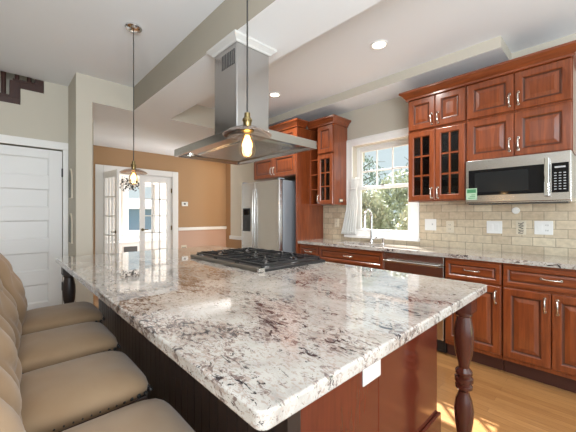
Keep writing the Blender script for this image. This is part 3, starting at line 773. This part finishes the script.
# ================================================================ RANGE HOOD
HX0, HX1, HY0, HY1, HZ = 1.0, 1.61, 1.405, 2.36, 1.72
u = thing('range_hood', (1.305, 1.88, HZ), 'stainless steel island range hood hanging over the cooktop', 'range hood')
c0 = (1.15, 1.43, 1.71, 2.0)
b = MB(); t1 = HZ + .055
b.rings(lambda a, c, d: (a, c, HZ + d), HX0, HX1, HY0, HY1, [(0, 0), (0, .055), (.012, .058), (.012, .058)])
canopy = MB()
canopy.v = []; 
ring = [(HX0, HX1, HY0, HY1, HZ), (HX0, HX1, HY0, HY1, t1), (c0[0] - .01, c0[1] + .01, c0[2] - .01, c0[3] + .01, t1 + .035), (c0[0], c0[1], c0[2], c0[3], t1 + .035)]
inner = [(HX0 + .02, HX1 - .02, HY0 + .02, HY1 - .02, HZ), (HX0 + .03, HX1 - .03, HY0 + .03, HY1 - .03, HZ + .02)]
seq = [inner[1], inner[0]] + ring; vs = []; fs = []
for x0, x1, y0, y1, z in seq: vs += [(x0, y0, z), (x1, y0, z), (x1, y1, z), (x0, y1, z)]
for k in range(len(seq) - 1):
    for j in range(4): fs.append((4 * k + j, 4 * k + (j + 1) % 4, 4 * k + 4 + (j + 1) % 4, 4 * k + 4 + j))
fs += [(0, 1, 2, 3), tuple(range(4 * len(seq) - 4, 4 * len(seq)))]
build('canopy', MB().add(vs, fs), 'hoodsteel', u, bevel=.002)
build('chimney', MB().box(c0[0], c0[1], c0[2], c0[3], t1 + .0352, DROP - .001), 'hoodsteel', u, bevel=.004)
def meshfilter(y0, y1):
    g = MB(); xa, xb = HX0 + .14, HX1 - .12
    g.rings(lambda a, c, d: (a, c, HZ + .0195 - d), xa, xb, y0, y1, [(0, 0), (0, .008), (.012, .008), (.012, 0)], hole=True)
    nx = 16
    for k in range(nx): 
        x = xa + .014 + (xb - xa - .028) * (k + .5) / nx; g.box(x - .004, x + .004, y0 + .012, y1 - .012, HZ + .0125, HZ + .0165)
    ny = int((y1 - y0) / .028)
    for k in range(ny):
        y = y0 + .014 + (y1 - y0 - .028) * (k + .5) / ny; g.box(xa + .012, xb - .012, y - .004, y + .004, HZ + .013, HZ + .016)
    return build('grease_filter', g, 'steel', u)
for k in range(3): meshfilter(HY0 + .12 + k * .24, HY0 + .12 + k * .24 + .232)
for y in (HY0 + .07, HY1 - .07):
    lp = build('hood_lamp', MB().lathe([(.034, 0), (.034, -.006), (.024, -.006), (.024, -.002), (.001, -.002)], (1.10, y, HZ + .0195), 20), 'chrome', u, smooth=40)
build('control_strip', MB().box(HX0 + .25, HX0 + .40, HY0 + .032, HY0 + .05, HZ + .010, HZ + .0195), 'black', u)
gv = MB()
build('vent_recess', MB().box(c0[0] - .0015, c0[0] - .0002, 1.735, 1.90, 2.285, 2.385), 'black', u)
for k in range(8):
    y = 1.745 + k * .0205; gv.box(c0[0] - .006, c0[0] - .0016, y - .0022, y + .0022, 2.285, 2.385)
build('vent_grille', gv, 'steel', u)
prof = [(.002, 2.42), (.010, 2.422), (.016, 2.432), (.034, 2.446), (.042, 2.452), (.042, DROP - .0005)]
b = MB(); vs = []; fs = []
for o_, z in prof: vs += [(c0[0] - o_, c0[2] - o_, z), (c0[1] + o_, c0[2] - o_, z), (c0[1] + o_, c0[3] + o_, z), (c0[0] - o_, c0[3] + o_, z)]
m_ = len(prof)
for k in range(m_ - 1):
    for j in range(4): fs.append((4 * k + j, 4 * k + (j + 1) % 4, 4 * k + 4 + (j + 1) % 4, 4 * k + 4 + j))
b.add(vs, fs); build('ceiling_collar', b, 'collar', u, label='painted crown collar at the ceiling')

# ================================================================ PENDANTS AND CEILING LIGHTS
def pendant(x, y, label):
    u = thing('pendant_lamp', (x, y, 1.52), label, 'pendant lamp', 'glass disc pendant lamps over the island')
    build('ceiling_canopy', MB().lathe([(.062, 0), (.062, -.012), (.05, -.026), (.018, -.032), (.001, -.032)], (x, y, CE - .0005), 28), 'chrome', u, smooth=40, label='chrome ceiling canopy')
    build('cord', MB().cyl((x, y, CE - .03), (x, y, 1.672), .0035, n=8), 'cord', u, smooth=60, label='black cord')
    build('socket', MB().lathe([(.007, .072), (.012, .070), (.013, .05), (.019, .047), (.021, .038), (.017, .032), (.016, .012), (.026, .006), (.027, -.006), (.018, -.010), (.001, -.010)], (x, y, 1.612), 20), 'brass', u, smooth=40, label='aged brass socket')
    prof = [(.012, .012), (.03, .012), (.05, .008), (.085, -.008), (.100, -.020), (.1005, -.022), (.099, -.023), (.084, -.011), (.05, .005), (.03, .009), (.012, .009)]
    g = MB().lathe(prof, (x, y, 1.612), 40, close=False); build('shade', g, 'shade_glass', u, smooth=50, label='clear glass disc shade')
    pb = [(.013, .04), (.016, .03), (.024, .004), (.033, -.028), (.035, -.044), (.031, -.060), (.018, -.073), (.001, -.077)]
    bl = build('bulb', MB().lathe(pb, (x, y, 1.572), 24, close=False), 'bulb_glass', u, smooth=180, label='clear glass filament bulb')
    fm = MB()
    for k in range(6):
        a = 2 * math.pi * k / 6; a2 = a + .5
        fm.tube([(x + .006 * math.cos(a), y + .006 * math.sin(a), 1.59), (x + .018 * math.cos(a2), y + .018 * math.sin(a2), 1.555), (x + .011 * math.cos(a), y + .011 * math.sin(a), 1.515)], .0022, 6)
    build('filament', fm, 'bulbglow', bl)
    l = light('pendant_light', 'POINT', (x, y, 1.55), 1.6, (1, .72, .42), shadow_soft_size=.028)
    return u
pendant(.745, 1.03, 'nearer glass disc pendant lamp with lit filament bulb, hanging in front of the hood')
pendant(.765, 2.57, 'farther glass disc pendant lamp with lit filament bulb, hanging before the French doors')
def can(x, y, label):
    u = thing('recessed_light', (x, y, CE - .012), label, 'ceiling light', 'recessed kitchen ceiling lights')
    build('trim_ring', MB().lathe([(.075, 0), (.075, -.006), (.068, -.010), (.055, -.008), (.052, 0)], (x, y, CE - .0005), 28, close=False), 'white', u, smooth=40)
    build('lens', MB().lathe([(.052, -.002), (.03, -.010), (.001, -.012)], (x, y, CE - .0006), 24, close=False), 'lampglow', u, smooth=180, label='glowing lens')
    light('recessed_lamp', 'SPOT', (x, y, CE - .03), 100, (1, .96, .91), spot_size=R(150), spot_blend=.9, shadow_soft_size=.05)
can(2.39, 1.37, 'lit recessed ceiling light over the aisle, the nearer of two')
can(2.45, 2.82, 'lit recessed ceiling light right of the hood chimney, nearer the refrigerator')

# ================================================================ BAR STOOLS
def stool(label):
    u = thing('bar_stool', (0, 0, 0), label, 'bar stool', 'tufted bar stools along the island')
    # local frame: front of the seat towards +X ; seat spans x -.36 .. 0
    W = .215
    nx, ny = 16, 14; vs = []; fs = []
    def top(i, j):
        s = i / nx; t = j / ny * 2 - 1
        x = -.44 + .44 * s; e = (1 - max(0, (s - .55) / .45) ** 3.2 * .9)
        z = .585 + .062 * (1 - abs(t) ** 3.0 * .85) * e
        return x, t, z
    # superellipse cushion
    m = MB(); rows = []
    N = 48
    def outline(k, inset):
        a = 2 * math.pi * k / N; c, s_ = math.cos(a), math.sin(a); p = 6.0
        r = (abs(c) ** p + abs(s_) ** p) ** (-1 / p)
        return (-.215 + (.225 - inset) * r * c, (W - inset) * r * s_)
    for inset, z in ((.010, .562), (.002, .570), (.0, .586), (.004, .602), (.016, .618), (.04, .633), (.08, .645), (.13, .653), (.19, .656)):
        rows.append([(*outline(k, inset), z) for k in range(N)])
    vs = [p for r_ in rows for p in r_]; n = len(rows)
    fs = [(i * N + k, i * N + (k + 1) % N, (i + 1) * N + (k + 1) % N, (i + 1) * N + k) for i in range(n - 1) for k in range(N)] + [tuple(range(N)), tuple(range((n - 1) * N, n * N))]
    build('seat', m.add(vs, fs), 'fabric', u, smooth=60)
    # backrest: closed grid with diamond tufting, rolled top
    prof = []   # (x, z) along front, bottom to top
    for k in range(26):
        t = k / 25; z = .56 + .50 * t; x = -.437 - .020 * t - .075 * max(0, (t - .45)) ** 2 / .3 + .030 * math.sin(math.pi * min(1, t * 1.5)) 
        prof.append((x, z))
    NY = 30; vf = []; vb = []
    for k, (x, z) in enumerate(prof):
        t = k / 25
        for j in range(NY + 1):
            s = j / NY * 2 - 1; y = s * (W + .008)
            edge = (1 - abs(s) ** 8) ; 
            g = abs(math.sin(math.pi * (s * 1.25 + t * 1.75))) * abs(math.sin(math.pi * (s * 1.25 - t * 1.75)))
            puff = .034 * (g ** .55) * (1 - (2 * t - 1) ** 6) * (1 - abs(s) ** 5) 
            vf.append((x - .02 + puff * edge + .03 * edge, y, z))
            vb.append((x - .085 - .02 * t * t, y, z))
    nn = NY + 1; m = MB(); A = len(vf); fs = []
    K = len(prof)
    for k in range(K - 1):
        for j in range(NY):
            a = k * nn + j; fs.append((a, a + 1, a + nn + 1, a + nn)); fs.append((A + a, A + a + nn, A + a + nn + 1, A + a + 1))
    for k in range(K - 1):
        for j in (0, NY): a = k * nn + j; fs.append((a, a + nn, A + a + nn, A + a))
    for j in range(NY):
        fs.append((j, A + j, A + j + 1, j + 1)); a = (K - 1) * nn + j; fs.append((a, a + 1, A + a + 1, A + a))
    build('backrest', m.add(vf + vb, fs), 'fabric', u, smooth=60)
    # rolled top
    xt, zt = prof[-1]
    build('scroll_top', MB().cyl((xt - .055, -W - .006, zt + .0), (xt - .055, W + .006, zt), .055, n=24), 'fabric', u, smooth=50, bevel=.01)
    # buttons
    for t in (.32, .55, .78):
        for s in ((-.66, 0, .66) if t != .55 else (-.33, .33)):
            k = int(t * 25); x, z = prof[k]
            build('tuft_button', MB().ball((x + .012, s * W, z), .011, 10, 6), 'fabric', u, smooth=180)
    nb = MB()
    for k in range(17): 
        for s in (-1, 1): nb.ball((-.43 + k * .0255, s * (W - .008), .578), .0085, 8, 5)
    for k in range(16): nb.ball((.0015, -.19 + k * .0253, .578), .0085, 8, 5)
    build('nail_trim', nb, 'iron', u, smooth=180, label='dark nailhead trim')
    build('seat_frame', MB().box(-.53, -.01, -W + .02, W - .02, .50, .561), 'dark_wood', u, bevel=.004)
    for x, y, dx in ((-.04, -.17, 0), (-.04, .17, 0), (-.44, -.17, -.05), (-.44, .17, -.05)):
        g = MB(); a, c = .019, .014
        v8 = [(x + sx * a, y + sy * a, .501) for sx, sy in ((-1, -1), (1, -1), (1, 1), (-1, 1))] + [(x + dx + sx * c, y + sy * c, 0) for sx, sy in ((-1, -1), (1, -1), (1, 1), (-1, 1))]
        g.add(v8, [(0, 1, 2, 3), (4, 5, 6, 7)] + [(k, (k + 1) % 4, 4 + (k + 1) % 4, 4 + k) for k in range(4)]); build('leg', g, 'dark_wood', u, bevel=.003)
    build('footrest', MB().box(-.05, -.03, -.155, .155, .17, .20), 'dark_wood', u, bevel=.003)
    for s in (-1, 1): build('stretcher', MB().box(-.445, -.055, s * .17 - .009, s * .17 + .009, .24, .262), 'dark_wood', u, bevel=.003)
    return u
s0 = stool('tan tufted bar stool nearest the camera, its seat cut off by the bottom edge')
s0.location = (.425, .915, 0)
for x, y, lab in ((.428, 1.425, 'second nearest tan tufted bar stool, the largest whole seat beside the beadboard'),
                  (.448, 1.935, 'third tan tufted bar stool from the camera, behind the largest seat'),
                  (.495, 2.46, 'farthest tan tufted bar stool, beside the dark far leg of the island')):
    c = copy_tree(s0); c.location = (x, y, 0); c['label'] = lab

# ================================================================ STAIRS, WALL PIECES
u = thing('staircase', (-.2, DY + .05, 2.43), 'dark wood stair steps with balusters in the opening above the white door', 'staircase')
build('stringer', MB().box(-.745, .160, DY + .002, DY + .118, 2.429, 2.492).box(.075, .160, DY + .002, DY + .118, 2.492, 2.672).box(.160, .354, DY + .002, DY + .118, 2.601, 2.672).box(.28, .354, DY + .002, DY + .118, 2.672, CE - .002), 'dark_wood', u, bevel=.003)
build('tread', MB().box(-.745, .074, DY + .002, DY + .9, 2.493, 2.515), 'dark_wood', u)
build('tread', MB().box(.10, .279, DY + .002, DY + .9, 2.673, 2.693), 'dark_wood', u)
for x, zb_ in ((-.27, 2.516), (-.12, 2.516), (.03, 2.516), (.135, 2.694), (.235, 2.694)):
    build('baluster', MB().cyl((x, DY + .05, zb_), (x, DY + .05, CE + .08), .02, n=12), 'dark_wood', u, smooth=50)
# pointed arch plaques on the side of the divider
for z, lab in ((1.44, 'upper pointed-arch mirror plaque on the wall end beside the white door'), (.95, 'lower pointed-arch mirror plaque on the wall end beside the white door')):
    pts = []; hw = .075; h = .20
    poly = [(-hw, 0), (hw, 0), (hw, h)] + [(hw * math.cos(R(a)) ** 1.2, h + .12 * math.sin(R(a))) for a in range(15, 90, 15)] + [(0, h + .13)] + [(-hw * math.cos(R(a)) ** 1.2, h + .12 * math.sin(R(a))) for a in range(75, 0, -15)] + [(-hw, h)]
    yc = 4.06; u = thing('wall_plaque', (.575, yc, z), lab, 'wall plaque', 'arched wall plaques')
    build('frame', MB().prism(poly, .574, .562, lambda a, b_, c: (c, yc + a, z + b_)), 'beige_plate', u, bevel=.002)
    build('mirror', MB().prism([(a * .84, .01 + b_ * .93) for a, b_ in poly], .5615, .556, lambda a, b_, c: (c, yc + a, z + b_)), 'plaque', u)
# thermostat and low outlet on the dining wall
u = thing('thermostat', (2.815, OY, 1.49), 'small white thermostat on the ochre wall right of the French doors', 'thermostat')
build('case', MB().box(2.75, 2.88, OY - .028, OY - .0005, 1.445, 1.535), 'plate', u, bevel=.006); build('screen', MB().box(2.785, 2.83, OY - .03, OY - .0285, 1.475, 1.51), 'slot', u, label='dark display')
u = thing('wall_outlet', (2.80, OY, .57), 'small beige outlet low on the wall right of the French doors', 'outlet')
build('cover', MB().box(2.74, 2.86, OY - .007, OY - .0005, .51, .63), 'beige_plate', u, bevel=.003); build('sockets', MB().box(2.765, 2.79, OY - .010, OY - .0072, .555, .59).box(2.81, 2.835, OY - .010, OY - .0072, .555, .59), 'slot', u)

# ================================================================ SUNROOM
u = thing('window_seat', (2.6, 8.2, 0), 'white panelled window seat beyond the French doors', 'bench')
build('bench_box', MB().box(.9, 4.4, 7.95, 8.49, 0, .58), 'white', u, bevel=.004); build('bench_top', MB().box(.88, 4.42, 7.92, 8.49, .581, .62), 'white', u, bevel=.008)
build('vent_grille', MB().box(2.15, 2.45, 7.938, 7.949, .36, .50), 'slot', u, label='dark vent grille')
cx, cy, cz = 2.06, 7.2, 1.93
u = thing('bead_chandelier', (cx, cy, cz), 'dark and pale beaded chandelier hanging beyond the open French door', 'chandelier')
build('stem', MB().cyl((cx, cy, cz + .1), (cx, cy, DROP - .02), .006), 'iron', u); build('ceiling_cup', MB().lathe([(.05, 0), (.05, -.01), (.02, -.03)], (cx, cy, DROP - .0005), 20), 'iron', u)
fm = MB()
for k in range(14):
    a = 2.4 * k; e = R(-60 + 120 * (k / 13)); d = Vector((math.cos(a) * math.cos(e), math.sin(a) * math.cos(e), .8 * math.sin(e))) * .23
    fm.tube([(cx, cy, cz), Vector((cx, cy, cz)) + d * .6 + Vector((0, 0, .02)), Vector((cx, cy, cz)) + d], .004, 6)
build('arms', fm, 'iron', u)
for nm, mt, n0 in (('dark_beads', 'bead_dark', 90), ('pale_beads', 'bead_light', 60)):
    bd = MB()
    for k in range(n0):
        d = Vector((random.gauss(0, 1), random.gauss(0, 1), random.gauss(0, .75))).normalized() * random.uniform(.12, .25); d.z *= .75
        bd.ball((cx + d.x, cy + d.y, cz + d.z), random.uniform(.012, .022), 6, 4)
    o = build(nm, bd, mt, u, smooth=180); o['kind'] = 'stuff'

# ================================================================ OUTSIDE
o = build('lawn', MB().box(3.7, 40, -12, 30, -1.3, -1.2), 'lawn'); o['kind'] = 'structure'
def foliage(c, rx, ry, rz, n, s0, s1):
    m = MB()
    for k in range(n):
        d = Vector((random.gauss(0, 1), random.gauss(0, 1), random.gauss(0, 1))).normalized() * random.uniform(.35, 1) ** .5
        p = Vector((c[0] + d.x * rx, c[1] + d.y * ry, c[2] + d.z * rz)); s = random.uniform(s0, s1)
        q = Matrix.Rotation(random.uniform(0, 6.28), 3, 'Z') @ Matrix.Rotation(random.uniform(-1.2, 1.2), 3, 'X')
        m.add([p + q @ Vector(v) for v in ((-s * .4, 0, 0), (0, -s, 0), (s * .4, 0, 0), (0, s, 0))], [(0, 1, 2, 3)])
    return m
for x, y, z, rx, ry, rz, n, lab in ((8.3, 3.05, .2, 1.0, 1.15, 2.0, 8000, 'pale green shrub outside filling the lower right of the kitchen window'),
                                    (8.4, 5.45, .2, 1.0, 1.15, 2.05, 8000, 'pale green shrub outside filling the lower left of the kitchen window'),
                                    (10.7, 5.3, .4, .9, 1.5, 2.5, 9000, 'pale green shrub behind and between the two front shrubs outside the kitchen window')):
    u = thing('shrub', (x, y, -1.2), lab, 'shrub', 'shrubs outside the kitchen window')
    build('foliage', foliage((x, y, z), rx, ry, rz, n, .06, .12), 'leaf1', u, recalc=False)
    st = MB()
    for k in range(5):
        a = k * 1.25; st.tube([(x + .1 * math.cos(a), y + .1 * math.sin(a), -1.2), (x + .4 * math.cos(a), y + .4 * math.sin(a), 0), (x + .6 * math.cos(a), y + .6 * math.sin(a), .9)], .02, 6)
    build('stems', st, 'bark', u)
for x, y, h, rr, n, lab in ((14.5, 9.5, 4.4, 1.6, 2600, 'dark open-crowned tree seen through the left panes of the kitchen window'),
                            (15.5, 6.2, 4.0, 1.9, 2600, 'dark open-crowned tree seen through the right panes of the kitchen window')):
    u = thing('tree', (x, y, -1.2), lab, 'tree', 'trees outside the kitchen window')
    tr = MB(); tr.tube([(x, y, -1.2), (x + .1, y, .6), (x, y + .1, 2.2), (x, y, h)], [.16, .13, .09, .03], 8)
    build('trunk', tr, 'bark', u, smooth=60); br = MB()
    for k in range(26):
        a = k * 2.4; z = .6 + (h - .8) * k / 26; L = rr * random.uniform(.6, 1.0)
        br.tube([(x, y, z), (x + L * .5 * math.cos(a), y + L * .5 * math.sin(a), z + .35), (x + L * math.cos(a), y + L * math.sin(a), z + random.uniform(.3, 1.0))], [.04, .022, .008], 5)
    build('branches', br, 'bark', u)
    build('foliage', foliage((x, y, h * .55), rr, rr, h * .5, n, .06, .13), 'leaf2', u, recalc=False)
u = thing('neighbour_house', (9.0, 16.5, -1.2), 'blue-grey house seen through the sunroom window', 'house')
build('walls', MB().box(3.4, 9.5, 16.0, 21.0, -1.2, 1.55), 'siding', u)
build('roof', MB().prism([(15.6, 1.551), (21.4, 1.551), (18.5, 2.2)], 3.1, 9.8, lambda a, b_, c: (c, a, b_)), 'roofing', u)
